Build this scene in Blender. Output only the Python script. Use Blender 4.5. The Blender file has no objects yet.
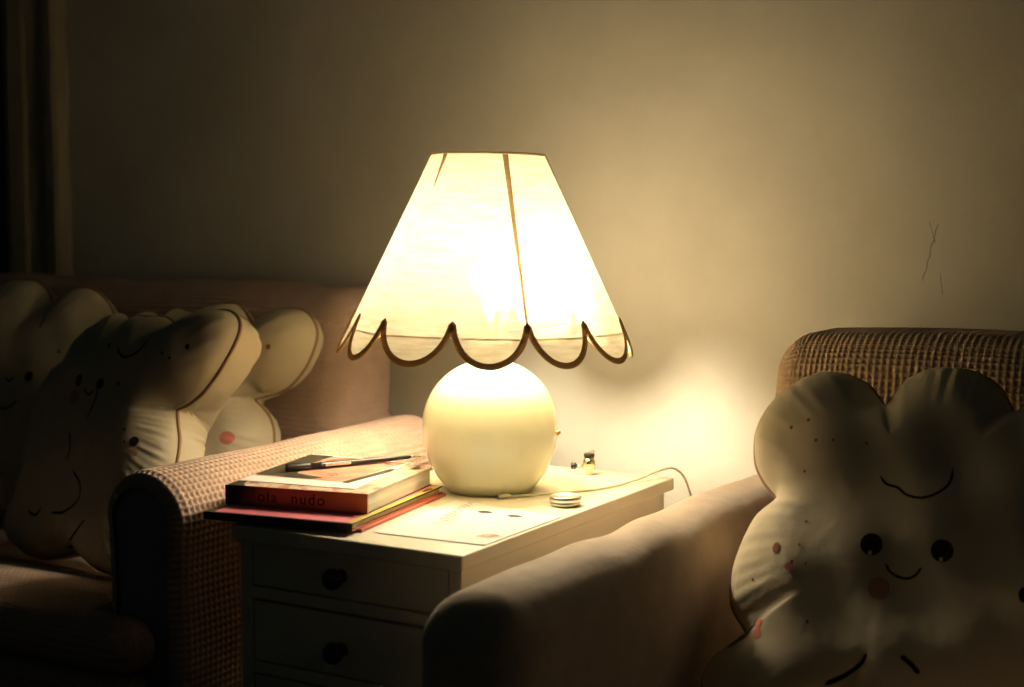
import bpy, bmesh, math, random
import numpy as np
from mathutils import Vector, Matrix, Euler
random.seed(4)
rng = np.random.default_rng(7)
SC = bpy.context.scene
COL = SC.collection
PI = math.pi
TZ = 0.62          # table top height
WY = 0.55          # wall plane

# ------------------------------------------------------------------ materials
def new_mat(name):
    m = bpy.data.materials.new(name); m.use_nodes = True
    nt = m.node_tree; nt.nodes.clear()
    out = nt.nodes.new('ShaderNodeOutputMaterial')
    return m, nt, out

def N(nt, typ, **kw):
    n = nt.nodes.new(typ)
    for k, v in kw.items():
        if k in n.inputs: n.inputs[k].default_value = v
        else: setattr(n, k, v)
    return n

def basic(name, col, rough=0.7, metal=0.0, spec=0.5, noise=None, bump=None, sheen=0.0, coat=0.0, col2=None, scale3=None, dist=0.001):
    """principled with optional colour mottling and bump from noise"""
    m, nt, out = new_mat(name)
    p = N(nt, 'ShaderNodeBsdfPrincipled')
    p.inputs['Base Color'].default_value = (*col, 1)
    p.inputs['Roughness'].default_value = rough
    p.inputs['Metallic'].default_value = metal
    p.inputs['Specular IOR Level'].default_value = spec
    p.inputs['Sheen Weight'].default_value = sheen
    p.inputs['Coat Weight'].default_value = coat
    nt.links.new(p.outputs[0], out.inputs['Surface'])
    tc = None
    if noise or bump:
        tc = N(nt, 'ShaderNodeTexCoord')
        mp = N(nt, 'ShaderNodeMapping')
        if scale3: mp.inputs['Scale'].default_value = scale3
        nt.links.new(tc.outputs['Object'], mp.inputs['Vector'])
    if noise:
        nz = N(nt, 'ShaderNodeTexNoise'); nz.inputs['Scale'].default_value = noise; nz.inputs['Detail'].default_value = 5
        rp = N(nt, 'ShaderNodeValToRGB')
        c2 = col2 or tuple(c*0.8 for c in col)
        rp.color_ramp.elements[0].color = (*c2, 1); rp.color_ramp.elements[0].position = 0.35
        rp.color_ramp.elements[1].color = (*col, 1); rp.color_ramp.elements[1].position = 0.62
        nt.links.new(mp.outputs[0], nz.inputs['Vector']); nt.links.new(nz.outputs['Fac'], rp.inputs['Fac'])
        nt.links.new(rp.outputs['Color'], p.inputs['Base Color'])
    if bump:
        sc, st = bump
        nb = N(nt, 'ShaderNodeTexNoise'); nb.inputs['Scale'].default_value = sc; nb.inputs['Detail'].default_value = 4
        bp = N(nt, 'ShaderNodeBump'); bp.inputs['Strength'].default_value = st; bp.inputs['Distance'].default_value = dist
        nt.links.new(mp.outputs[0], nb.inputs['Vector']); nt.links.new(nb.outputs['Fac'], bp.inputs['Height'])
        nt.links.new(bp.outputs[0], p.inputs['Normal'])
    return m

def wall_material():
    m, nt, out = new_mat('plaster_wall')
    L = nt.links.new
    p = N(nt, 'ShaderNodeBsdfPrincipled'); p.inputs['Roughness'].default_value = 0.85; p.inputs['Specular IOR Level'].default_value = 0.15
    L(p.outputs[0], out.inputs['Surface'])
    tc = N(nt, 'ShaderNodeTexCoord')
    nz = N(nt, 'ShaderNodeTexNoise'); nz.inputs['Scale'].default_value = 3.0; nz.inputs['Detail'].default_value = 9; nz.inputs['Roughness'].default_value = .62
    L(tc.outputs['Object'], nz.inputs['Vector'])
    rp = N(nt, 'ShaderNodeValToRGB')
    rp.color_ramp.elements[0].position = .35; rp.color_ramp.elements[0].color = (.50, .455, .37, 1)
    rp.color_ramp.elements[1].position = .68; rp.color_ramp.elements[1].color = (.60, .55, .455, 1)
    L(nz.outputs['Fac'], rp.inputs['Fac'])
    # two hairline scratches in the plaster: |x - line(z)| small, z within a span
    sep = N(nt, 'ShaderNodeSeparateXYZ'); L(tc.outputs['Object'], sep.inputs[0])
    wob = N(nt, 'ShaderNodeTexNoise'); wob.inputs['Scale'].default_value = 60.0
    L(tc.outputs['Object'], wob.inputs['Vector'])
    def M(op, a, b=None):
        n = N(nt, 'ShaderNodeMath', operation=op)
        for i, v in enumerate((a, b)):
            if v is None: continue
            if isinstance(v, (int, float)): n.inputs[i].default_value = v
            else: L(v, n.inputs[i])
        return n.outputs[0]
    masks = []
    for (xa, za, xb, zb, wd) in CRACKS:
        k = (xb-xa)/(zb-za)
        lin = M('ADD', M('MULTIPLY', M('SUBTRACT', sep.outputs['Z'], za), k), xa)
        w = M('MULTIPLY', M('SUBTRACT', wob.outputs['Fac'], .5), .008)
        d = M('ABSOLUTE', M('ADD', M('SUBTRACT', sep.outputs['X'], lin), w))
        near = M('LESS_THAN', d, wd)
        lo, hi = min(za, zb), max(za, zb)
        span = M('MULTIPLY', M('GREATER_THAN', sep.outputs['Z'], lo), M('LESS_THAN', sep.outputs['Z'], hi))
        masks.append(M('MULTIPLY', near, span))
    mk = masks[0]
    for q in masks[1:]: mk = M('MAXIMUM', mk, q)
    mix = N(nt, 'ShaderNodeMix', data_type='RGBA')
    L(M('MULTIPLY', mk, .7), mix.inputs['Factor']); L(rp.outputs['Color'], mix.inputs['A'])
    mix.inputs['B'].default_value = (.12, .09, .06, 1)
    L(mix.outputs['Result'], p.inputs['Base Color'])
    nb = N(nt, 'ShaderNodeTexNoise'); nb.inputs['Scale'].default_value = 22; nb.inputs['Detail'].default_value = 8
    L(tc.outputs['Object'], nb.inputs['Vector'])
    nb2 = N(nt, 'ShaderNodeTexNoise'); nb2.inputs['Scale'].default_value = 5; nb2.inputs['Detail'].default_value = 3
    L(tc.outputs['Object'], nb2.inputs['Vector'])
    hh = M('ADD', M('MULTIPLY', nb.outputs['Fac'], .35), nb2.outputs['Fac'])
    bp = N(nt, 'ShaderNodeBump'); bp.inputs['Strength'].default_value = .55; bp.inputs['Distance'].default_value = .006
    L(hh, bp.inputs['Height']); L(bp.outputs[0], p.inputs['Normal'])
    return m

def shade_material(name, col, trans, rough_streak=True, thru=0.0):
    """lamp-shade linen: part of the light scatters through the weave"""
    m, nt, out = new_mat(name); L = nt.links.new
    tc = N(nt, 'ShaderNodeTexCoord'); mp = N(nt, 'ShaderNodeMapping'); mp.inputs['Scale'].default_value = (25, 25, 190)
    L(tc.outputs['Object'], mp.inputs['Vector'])
    nz = N(nt, 'ShaderNodeTexNoise'); nz.inputs['Scale'].default_value = 1.0; nz.inputs['Detail'].default_value = 6; nz.inputs['Roughness'].default_value = .65
    L(mp.outputs[0], nz.inputs['Vector'])
    rp = N(nt, 'ShaderNodeValToRGB')
    rp.color_ramp.elements[0].position = .3; rp.color_ramp.elements[0].color = (*[c*k for c, k in zip(col, (.80, .74, .62))], 1)
    rp.color_ramp.elements[1].position = .62; rp.color_ramp.elements[1].color = (*col, 1)
    L(nz.outputs['Fac'], rp.inputs['Fac'])
    df = N(nt, 'ShaderNodeBsdfDiffuse'); tr = N(nt, 'ShaderNodeBsdfTranslucent')
    L(rp.outputs['Color'], df.inputs['Color']); L(rp.outputs['Color'], tr.inputs['Color'])
    mx = N(nt, 'ShaderNodeMixShader'); mx.inputs['Fac'].default_value = trans
    L(df.outputs[0], mx.inputs[1]); L(tr.outputs[0], mx.inputs[2])
    last = mx.outputs[0]
    if thru > 0:
        tp = N(nt, 'ShaderNodeBsdfTransparent'); tp.inputs['Color'].default_value = (1, .93, .78, 1)
        m2 = N(nt, 'ShaderNodeMixShader'); m2.inputs['Fac'].default_value = thru
        L(last, m2.inputs[1]); L(tp.outputs[0], m2.inputs[2]); last = m2.outputs[0]
    L(last, out.inputs['Surface'])
    return m

def emit_mat(name, col, s):
    m, nt, out = new_mat(name)
    e = N(nt, 'ShaderNodeEmission'); e.inputs['Color'].default_value = (*col, 1); e.inputs['Strength'].default_value = s
    nt.links.new(e.outputs[0], out.inputs['Surface'])
    return m

# scratches on the wall (x, z, x, z, half width)
CRACKS = [(.496, .922, .519, 1.015, .0009), (.515, .985, .505, 1.02, .0006), (.53, .90, .525, .935, .0006)]

BULB_COL = (1.0, .87, .64)
BULB_STR = 228.0
SPOT_W = 64.0
MT = dict(
    wall=wall_material(),
    floor=basic('dark_floorboards', (.10, .065, .04), .5, noise=3, scale3=(1, 12, 1)),
    casing=basic('painted_casing', (.36, .30, .20), .5, bump=(40, .1)),
    door=basic('unlit_doorway_black', (.03, .028, .026), .5, bump=(30, .1)),  # near-black colour stands in for the unlit room beyond the doorway
    white=basic('cream_painted_wood', (.80, .74, .58), .45, noise=9, col2=(.76, .70, .54), bump=(60, .12), scale3=(1, 1, 6)),
    knob=basic('dark_knob', (.02, .017, .015), .35),
    ceramic=basic('cream_ceramic', (.91, .90, .66), .14, spec=.6, noise=6, col2=(.89, .88, .63), coat=.3),
    shade=shade_material('linen_shade', (.88, .82, .67), .19, thru=.062),
    flap=shade_material('linen_scallop', (.86, .78, .60), .17, thru=.062),
    seam=shade_material('doubled_linen_seam', (.80, .70, .50), .22, thru=.30),
    seam_dark=shade_material('dark_linen_seam', (.50, .34, .12), .25, thru=.38),
    braid=shade_material('brown_braid', (.40, .25, .09), .20, thru=.14),
    wire=basic('white_wire', (.75, .70, .58), .4),
    brass=basic('brass', (.70, .52, .22), .3, 1.0),
    bulb=emit_mat('lamp_glow', BULB_COL, BULB_STR),
    waffle=basic('waffle_throw', (.53, .375, .295), .9, spec=.1, sheen=.1, noise=14, col2=(.47, .33, .258), bump=(700, .35)),
    waffle_brown=basic('waffle_throw_brown', (.47, .33, .225), .9, spec=.1, sheen=.1, noise=14, col2=(.42, .29, .195), bump=(700, .35)),
    panel=basic('grey_upholstery', (.30, .31, .28), .9, spec=.1, bump=(500, .3)),
    velour=basic('taupe_velour', (.60, .475, .37), .8, spec=.15, sheen=.25, noise=25, col2=(.53, .415, .32), bump=(60, .35), dist=.004),
    pillow=basic('cream_cotton', (.62, .53, .38), .85, spec=.1, sheen=.05, noise=12, col2=(.58, .49, .345), bump=(45, .35), dist=.004),
    piping=basic('brown_piping', (.34, .20, .11), .8),
    ink=basic('dark_print', (.022, .018, .014), .8, spec=.1),
    pink=basic('pink_print', (.62, .22, .17), .85, spec=.1),
    blush=basic('faded_blush_print', (.46, .27, .19), .85, spec=.1),
    rust=basic('rust_print', (.30, .11, .05), .85, spec=.1),
    pages=basic('book_pages', (.84, .78, .64), .8, noise=1, col2=(.66, .58, .44), scale3=(2, 2, 700)),
    pages2=basic('yellowed_pages', (.78, .66, .38), .8, noise=1, col2=(.6, .45, .2), scale3=(2, 2, 700)),
    pinkcover=basic('pink_cover', (.82, .24, .30), .45, noise=5, col2=(.76, .20, .26)),
    yellow=basic('yellow_cover_strip', (.72, .60, .10), .45, noise=45, col2=(.46, .42, .06)),
    redpaper=basic('red_paper_cover', (.62, .16, .10), .5),
    darkcover=basic('dark_cover_edge', (.028, .024, .02), .5),
    cream=basic('cream_print', (.80, .68, .52), .5),
    peach=basic('peach_print', (.52, .25, .165), .5, noise=30, col2=(.60, .36, .26)),
    rose=basic('rose_print', (.42, .085, .075), .5),
    olive=basic('dark_olive_print', (.050, .045, .026), .5),
    paper=basic('white_paper', (.86, .84, .79), .7),
    faint=basic('faint_pencil', (.30, .285, .28), .8),
    stamp=basic('faint_red_stamp', (.80, .55, .40), .8),
    tin=basic('brushed_tin', (.72, .70, .64), .3, 1.0, bump=(300, .1)),
    pen=basic('dark_grey_pen', (.045, .043, .040), .3, .6),
    steel=basic('steel', (.70, .68, .62), .18, 1.0),
    black=basic('black_plastic', (.012, .012, .010), .4),
    cable=basic('cream_cable', (.88, .82, .58), .5),
    gold=basic('pale_gold', (.80, .70, .45), .2, .9),
)
# thick-book spine: red, with the shadow over its left end painted in
def spine_material():
    m, nt, out = new_mat('red_spine_painted_shade'); L = nt.links.new
    p = N(nt, 'ShaderNodeBsdfPrincipled'); p.inputs['Roughness'].default_value = .35
    tc = N(nt, 'ShaderNodeTexCoord'); sp = N(nt, 'ShaderNodeSeparateXYZ'); L(tc.outputs['Object'], sp.inputs[0])
    nz = N(nt, 'ShaderNodeTexNoise'); nz.inputs['Scale'].default_value = 60; L(tc.outputs['Object'], nz.inputs['Vector'])
    ad = N(nt, 'ShaderNodeMath', operation='MULTIPLY_ADD'); L(nz.outputs['Fac'], ad.inputs[0]); ad.inputs[1].default_value = .05; L(sp.outputs['X'], ad.inputs[2])
    mr = N(nt, 'ShaderNodeMapRange'); L(ad.outputs[0], mr.inputs['Value'])
    mr.inputs['From Min'].default_value = 0.02; mr.inputs['From Max'].default_value = .20
    rp = N(nt, 'ShaderNodeValToRGB'); e = rp.color_ramp.elements
    e[0].position = .05; e[0].color = (.012, .008, .007, 1); e[1].position = 1; e[1].color = (.78, .24, .09, 1)
    q = e.new(.16); q.color = (.05, .012, .009, 1); q = e.new(.45); q.color = (.55, .12, .06, 1); q = e.new(.8); q.color = (.68, .17, .075, 1)
    L(mr.outputs[0], rp.inputs['Fac']); L(rp.outputs['Color'], p.inputs['Base Color']); L(p.outputs[0], out.inputs['Surface'])
    return m
MT['spine'] = spine_material()
def cover_art_material():
    m, nt, out = new_mat('photo_cover_print'); L = nt.links.new
    p = N(nt, 'ShaderNodeBsdfPrincipled'); p.inputs['Roughness'].default_value = .35
    tc = N(nt, 'ShaderNodeTexCoord'); mp = N(nt, 'ShaderNodeMapping'); mp.inputs['Scale'].default_value = (28, 14, 1); L(tc.outputs['Object'], mp.inputs['Vector'])
    nz = N(nt, 'ShaderNodeTexNoise'); nz.inputs['Scale'].default_value = 1; nz.inputs['Detail'].default_value = 2; L(mp.outputs[0], nz.inputs['Vector'])
    rp = N(nt, 'ShaderNodeValToRGB'); rp.color_ramp.interpolation = 'CONSTANT'; e = rp.color_ramp.elements
    e[0].position = 0; e[0].color = (.06, .035, .02, 1); e[1].position = .38; e[1].color = (.62, .30, .20, 1)
    q = e.new(.44); q.color = (.82, .66, .50, 1); q = e.new(.6); q.color = (.74, .42, .30, 1)
    L(nz.outputs['Fac'], rp.inputs['Fac']); L(rp.outputs['Color'], p.inputs['Base Color']); L(p.outputs[0], out.inputs['Surface'])
    return m
MT['coverart'] = cover_art_material()

# ------------------------------------------------------------------ object helpers
def link(name, me, mat, parent=None, smooth=True):
    o = bpy.data.objects.new(name, me); COL.objects.link(o)
    if mat is not None: me.materials.append(mat)
    if smooth: me.shade_smooth()
    if parent is not None: o.parent = parent
    return o

def mesh_np(name, V, Q, mat, parent=None, smooth=True):
    me = bpy.data.meshes.new(name)
    V = np.asarray(V, np.float32)
    quads = [np.asarray(q, np.int32) for q in (Q if isinstance(Q, list) else [Q])]
    me.vertices.add(len(V)); me.vertices.foreach_set('co', V.ravel())
    nl = sum(q.size for q in quads); nf = sum(len(q) for q in quads)
    me.loops.add(nl); me.polygons.add(nf)
    me.loops.foreach_set('vertex_index', np.concatenate([q.ravel() for q in quads]))
    starts = []; s = 0
    for q in quads:
        starts.append(s + np.arange(len(q))*q.shape[1]); s += q.size
    me.polygons.foreach_set('loop_start', np.concatenate(starts).astype(np.int32))
    me.update(calc_edges=True); me.validate()
    return link(name, me, mat, parent, smooth)

def bm_obj(name, bm, mat, parent=None, smooth=True):
    bmesh.ops.recalc_face_normals(bm, faces=bm.faces)
    me = bpy.data.meshes.new(name); bm.to_mesh(me); bm.free()
    return link(name, me, mat, parent, smooth)

def thing(name, label, cat, loc=(0, 0, 0), rz=0.0, group=None):
    o = bpy.data.objects.new(name, None); COL.objects.link(o)
    o.empty_display_size = .05
    o.location = loc; o.rotation_euler = (0, 0, rz)
    o['label'] = label; o['category'] = cat
    if group: o['group'] = group
    return o

def structure(o):
    o['kind'] = 'structure'; return o

def box_bm(bm, x0, x1, y0, y1, z0, z1, bev=0.0, seg=2):
    r = bmesh.ops.create_cube(bm, size=1.0)
    vs = r['verts']
    for v in vs:
        v.co = Vector(((x0+x1)/2 + v.co.x*(x1-x0), (y0+y1)/2 + v.co.y*(y1-y0), (z0+z1)/2 + v.co.z*(z1-z0)))
    if bev > 0:
        es = list({e for v in vs for e in v.link_edges})
        bmesh.ops.bevel(bm, geom=es, offset=bev, segments=seg, profile=.5, affect='EDGES')

def box(name, dims, mat, parent=None, bev=0.0015, smooth=False):
    bm = bmesh.new(); box_bm(bm, *dims, bev)
    return bm_obj(name, bm, mat, parent, smooth)

def lathe_bm(bm, prof, n=64, c=(0, 0, 0), axis='Z'):
    rows = []
    for (r, z) in prof:
        if r < 1e-6:
            rows.append([bm.verts.new((0, 0, z))]); continue
        rows.append([bm.verts.new((r*math.cos(2*PI*k/n), r*math.sin(2*PI*k/n), z)) for k in range(n)])
    for a, b in zip(rows, rows[1:]):
        for k in range(n):
            k2 = (k+1) % n
            if len(a) == 1 and len(b) == 1: continue
            if len(a) == 1: bm.faces.new((a[0], b[k], b[k2]))
            elif len(b) == 1: bm.faces.new((a[k], a[k2], b[0]))
            else: bm.faces.new((a[k], a[k2], b[k2], b[k]))
    vs = [v for r in rows for v in r]
    if axis == 'X':
        for v in vs: v.co = Vector((v.co.z, v.co.x, v.co.y))
    if axis == 'Y':
        for v in vs: v.co = Vector((v.co.x, -v.co.z, v.co.y))
    for v in vs: v.co += Vector(c)

def lathe(name, prof, mat, parent=None, n=64, c=(0, 0, 0), axis='Z'):
    bm = bmesh.new(); lathe_bm(bm, prof, n, c, axis)
    return bm_obj(name, bm, mat, parent, True)

def frames(P, closed=False):
    P = np.asarray(P, float)
    if closed: T = np.roll(P, -1, 0) - np.roll(P, 1, 0)
    else: T = np.gradient(P, axis=0)
    T /= np.linalg.norm(T, axis=1)[:, None] + 1e-12
    return P, T

def tube_np(P, rad, n=10, closed=False, flat=None):
    """verts+quads of a tube along P; flat=(vector field, half width, half thickness) gives a ribbon with rounded section"""
    P, T = frames(P, closed)
    m = len(P)
    if flat is None:
        U = np.zeros_like(P); up = np.array([0.13, .2, 1.0])
        nv = np.cross(T[0], up); nv /= np.linalg.norm(nv)
        for i in range(m):
            nv = nv - T[i]*(nv@T[i]); nv /= np.linalg.norm(nv); U[i] = nv
        B = np.cross(T, U); a = b = np.broadcast_to(rad, (m,))
    else:
        Nn, hw, ht = flat
        U = np.cross(T, Nn); U /= np.linalg.norm(U, axis=1)[:, None]; B = np.cross(U, T)
        a = np.broadcast_to(hw, (m,)); b = np.broadcast_to(ht, (m,))
    th = np.arange(n)*2*PI/n
    ct, st = np.cos(th), np.sin(th)
    if flat is not None:
        ct = np.sign(ct)*np.abs(ct)**.6; st = np.sign(st)*np.abs(st)**.6
    V = P[:, None, :] + U[:, None, :]*(a[:, None]*ct)[:, :, None] + B[:, None, :]*(b[:, None]*st)[:, :, None]
    V = V.reshape(-1, 3)
    i = np.arange(m if closed else m-1)[:, None]; k = np.arange(n)[None]
    i2 = (i+1) % m; k2 = (k+1) % n
    Q = np.stack([i*n+k, i2*n+k, i2*n+k2, i*n+k2], -1).reshape(-1, 4)
    caps = []
    if not closed:
        V = np.vstack([V, P[:1], P[-1:]])
        kk = np.arange(n); k2 = (kk+1) % n
        caps = [np.stack([np.full(n, m*n), kk, k2], -1), np.stack([np.full(n, m*n+1), (m-1)*n+k2, (m-1)*n+kk], -1)]
    return V, [Q]+caps

def tube(name, P, rad, mat, parent=None, n=10, closed=False, flat=None):
    V, Q = tube_np(P, rad, n, closed, flat)
    return mesh_np(name, V, Q, mat, parent)

def spline(pts, per=12, closed=False):
    pts = np.asarray(pts, float); n = len(pts); out = []
    for i in range(n if closed else n-1):
        if closed: p0, p1, p2, p3 = pts[(i-1) % n], pts[i], pts[(i+1) % n], pts[(i+2) % n]
        else: p0, p1, p2, p3 = pts[max(i-1, 0)], pts[i], pts[i+1], pts[min(i+2, n-1)]
        for t in np.arange(per)/per:
            out.append(.5*((2*p1)+(-p0+p2)*t+(2*p0-5*p1+4*p2-p3)*t*t+(-p0+3*p1-3*p2+p3)*t**3))
    if not closed: out.append(pts[-1])
    return np.array(out)

# waffle weave: raised ridges around square pits
PITCH = .0104
def waffle(a, b, amp=.0040):
    def ridge(s):
        f = s/PITCH; f = np.abs(f-np.round(f))
        return np.exp(-(f/.25)**2)
    ra, rb = ridge(a), ridge(b)
    return amp*(np.maximum(ra, rb*.92) - .6)

def rbox(name, dims, r, mat, parent, res=.02, waf=False, deform=None, skip='', coarse='', amp=.0040):
    """soft rounded box: faces are grids rounded at the edges, optional waffle relief, optional deform(P) -> P"""
    x0, x1, y0, y1, z0, z1 = dims
    lo = np.array([x0, y0, z0]); hi = np.array([x1, y1, z1]); c = (lo+hi)/2; h = (hi-lo)/2
    r = min(r, *(h*.98))
    def axis(k, rs):
        n = max(2, int(round(2*h[k]/rs))); return np.linspace(-h[k], h[k], n+1)
    Vs, Qs, Ns, off = [], [], [], 0
    for (ax, sg, nm) in ((0, -1, 'l'), (0, 1, 'r'), (1, -1, 'f'), (1, 1, 'b'), (2, -1, 'd'), (2, 1, 't')):
        if nm in skip: continue
        rs = .02 if nm in coarse else res
        k1, k2 = [k for k in range(3) if k != ax]
        A, B = np.meshgrid(axis(k1, rs), axis(k2, rs), indexing='ij')
        p = np.zeros(A.shape+(3,)); p[..., k1] = A; p[..., k2] = B; p[..., ax] = sg*h[ax]
        q = np.clip(p, -(h-r), h-r); d = p-q; ln = np.linalg.norm(d, axis=-1, keepdims=True); nrm = d/np.maximum(ln, 1e-9)
        v = q+nrm*r
        if waf and nm not in coarse:
            edge = np.minimum(1, np.minimum(h[k1]-np.abs(A), h[k2]-np.abs(B))/.006+.15)
            v = v+nrm*(waffle(A+.5*PITCH, B+.3*PITCH, amp)*edge)[..., None]
        n1, n2 = A.shape
        idx = off+np.arange(n1*n2).reshape(n1, n2)
        quad = np.stack([idx[:-1, :-1], idx[1:, :-1], idx[1:, 1:], idx[:-1, 1:]], -1).reshape(-1, 4)
        flip = (sg < 0) ^ (ax == 1)
        if flip: quad = quad[:, ::-1]
        Vs.append(v.reshape(-1, 3)); Qs.append(quad); off += n1*n2
    V = np.vstack(Vs)+c; Q = np.vstack(Qs)
    # weld the seams between faces
    key = np.round(V/2e-5).astype(np.int64)
    _, first, inv = np.unique(key, axis=0, return_index=True, return_inverse=True)
    V = V[first]; Q = inv.ravel()[Q]
    if deform is not None: V = deform(V)
    return mesh_np(name, V, Q, mat, parent)

def snoise(x, y, seed=0):
    """cheap smooth 2-D noise from a few sines"""
    g = np.random.default_rng(seed); s = 0
    for k in range(6):
        a, b, ph = g.normal(0, 1), g.normal(0, 1), g.uniform(0, 6.28)
        s = s+np.sin(a*x+b*y+ph)
    return s/6
# ------------------------------------------------------------------ PILLOW-BEGIN
def spl(pts, per=10):
    n = len(pts); out = []
    for i in range(n):
        p0, p1, p2, p3 = pts[(i-1) % n], pts[i], pts[(i+1) % n], pts[(i+2) % n]
        for t in np.arange(per)/per:
            out.append(.5*((2*p1)+(-p0+p2)*t+(2*p0-5*p1+4*p2-p3)*t*t+(-p0+3*p1-3*p2+p3)*t**3))
    return np.array(out)
LEFT = [(-.030, .245), (-.060, .226), (-.079, .195),
        (-.086, .195), (-.115, .224), (-.166, .235), (-.220, .205), (-.250, .155), (-.248, .105), (-.232, .075), (-.213, .056),
        (-.213, .048), (-.236, .020), (-.253, -.040), (-.250, -.095), (-.224, -.131),
        (-.224, -.138), (-.258, -.165), (-.272, -.205), (-.248, -.245), (-.190, -.258), (-.135, -.245), (-.095, -.220),
        (-.085, -.221), (-.050, -.243)]
MIRROR = [(-u, v) for u, v in LEFT[::-1]]
CUSPS0 = [(-.082, .192), (-.213, .052), (-.224, -.134), (-.09, -.22), (.082, .192), (.213, .052), (.224, -.134), (.09, -.22)]
SHAPES = {
    'plain': ([(0, .249)]+LEFT+[(0, -.250)]+MIRROR, CUSPS0),
    'squat': ([(0, .249)]+[(u, v*(1 if v > 0 else .88)) for u, v in LEFT]+[(0, -.220)]+[(u, v*(1 if v > 0 else .88)) for u, v in MIRROR], [(u, v*(1 if v > 0 else .88)) for u, v in CUSPS0]),
    'tilted': ([(-.005, .191), (-.045, .190), (-.056, .178), (-.064, .180), (-.104, .193), (-.155, .167), (-.190, .140), (-.205, .108), (-.215, .102), (-.241, .088), (-.258, .03), (-.262, -.039), (-.248, -.105), (-.232, -.135),
                (-.235, -.142), (-.250, -.175), (-.248, -.225), (-.205, -.250), (-.114, -.250), (-.06, -.232), (-.02, -.222), (-.010, -.223), (.03, -.236), (.085, -.240), (.140, -.236), (.165, -.205), (.158, -.178), (.158, -.170), (.176, -.125),
                (.188, -.055), (.180, -.012), (.162, .016), (.150, .036), (.152, .043), (.178, .054), (.212, .081), (.242, .13), (.257, .178), (.242, .203), (.202, .213), (.140, .203), (.090, .182), (.080, .178), (.070, .183), (.035, .193)],
               [(-.060, .178), (-.210, .104), (-.233, -.138), (-.015, -.222), (.158, -.174), (.150, .040), (.080, .179)]),
    'eared': ([(0, .192)]+[(u*.54, v*(.80 if v > 0 else .95)) for u, v in LEFT]+[(0, -.238), (.050, -.232), (.085, -.212), (.095, -.210), (.135, -.235), (.19, -.245), (.235, -.225), (.245, -.18), (.215, -.140),
               (.213, -.130), (.228, -.090), (.226, -.035), (.216, -.004), (.195, .018), (.178, .030), (.180, .037), (.212, .043), (.250, .062), (.281, .103), (.295, .150), (.286, .180), (.257, .201), (.208, .199), (.165, .178), (.155, .172), (.146, .180), (.115, .207), (.07, .205), (.03, .190)],
              [(u*.54, v*(.8 if v > 0 else .95)) for u, v in CUSPS0[:4]]+[(.155, .173), (.178, .033), (.214, -.135), (.09, -.21)]),
}
class Shape:
    def __init__(self, key, thick=.080, back=1.0):
        pts, cusps = SHAPES[key]
        o = spl(np.array(pts, float)); a = np.arctan2(o[:, 1], o[:, 0]); r = np.hypot(o[:, 0], o[:, 1]); k = np.argsort(a)
        self.A, self.R = a[k], r[k]; self.mean = r.mean()
        self.thick = thick; c = np.array(cusps); self.CA = np.arctan2(c[:, 1], c[:, 0])
        # dense boundary samples for the smooth distance field that inflates the cushion
        th = np.linspace(-np.pi, np.pi, 1801); rr = self.radius(th); b = np.c_[rr*np.cos(th), rr*np.sin(th)]
        self.B = .5*(b[1:]+b[:-1]); self.L = np.linalg.norm(np.diff(b, axis=0), axis=1)
        self.smax = float(self.field(np.array([0.]), np.array([0.]))[0])
    def field(self, u, v):
        u, v = np.asarray(u, float), np.asarray(v, float); sh = u.shape; u, v = u.ravel(), v.ravel(); out = np.empty(len(u))
        for k in range(0, len(u), 4000):
            d2 = (u[k:k+4000, None]-self.B[:, 0])**2+(v[k:k+4000, None]-self.B[:, 1])**2
            out[k:k+4000] = np.pi/((self.L/(d2+4e-7)).sum(1))
        return out.reshape(sh)
    def radius(self, a): return np.interp(a, self.A, self.R, period=2*np.pi)
    def height(self, r, a, seed=0):
        """height of the stuffed face at relative radius r (0 centre, 1 seam) and angle a"""
        R = self.radius(a)
        t = np.clip(self.field(r*R*np.cos(a), r*R*np.sin(a))/self.smax, 0, 1.15)
        h = self.thick*np.clip(1-(1-np.clip(t, 0, 1))**2.6, 0, 1)**.60*np.clip((1-r)/.012, 0, 1)**.5
        dip = 0
        for c in self.CA:
            d = np.abs((a-c+np.pi) % (2*np.pi)-np.pi)
            dip = dip+np.exp(-(d/.10)**2)*np.clip((r-.66)/.34, 0, 1)**1.2
        h = h*(1-.16*np.clip(dip, 0, 1))
        # gathers along the seam and slow ripples
        g = np.sin(a*46+2.2*np.sin(a*9+seed)+seed)*.5+np.sin(a*83+seed*3+2*np.sin(a*5))*.35
        h = h+.0022*g*np.clip((r-.68)/.25, 0, 1)*np.clip((1-r)/.06, 0, 1)
        x, y = r*R*np.cos(a)*4, r*R*np.sin(a)*4
        s = seed*1.7
        h = h+.0026*(np.sin(5.1*x+7.3*y+s)+np.sin(9.7*y-4.1*x+2*s)+.6*np.sin(15*x+6*y+s))*np.clip((1-r)/.35, 0, 1)
        # a few tension folds running in from the notches
        for q, c in enumerate(self.CA):
            d = (a-c+np.pi) % (2*np.pi)-np.pi
            cross = d*r-.05*np.sin(seed+q)*(1-r)*4
            h = h-.0045*np.exp(-(cross/.030)**2)*np.clip((r-.62)/.3, 0, 1)*np.clip((1-r)/.1, 0, 1)
        return h
    def surf(self, u, v, seed=0):
        a = np.arctan2(v, u); r = np.hypot(u, v)/self.radius(a)
        return self.height(np.clip(r, 0, 1), a, seed)
# ------------------------------------------------------------------ PILLOW-END

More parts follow.
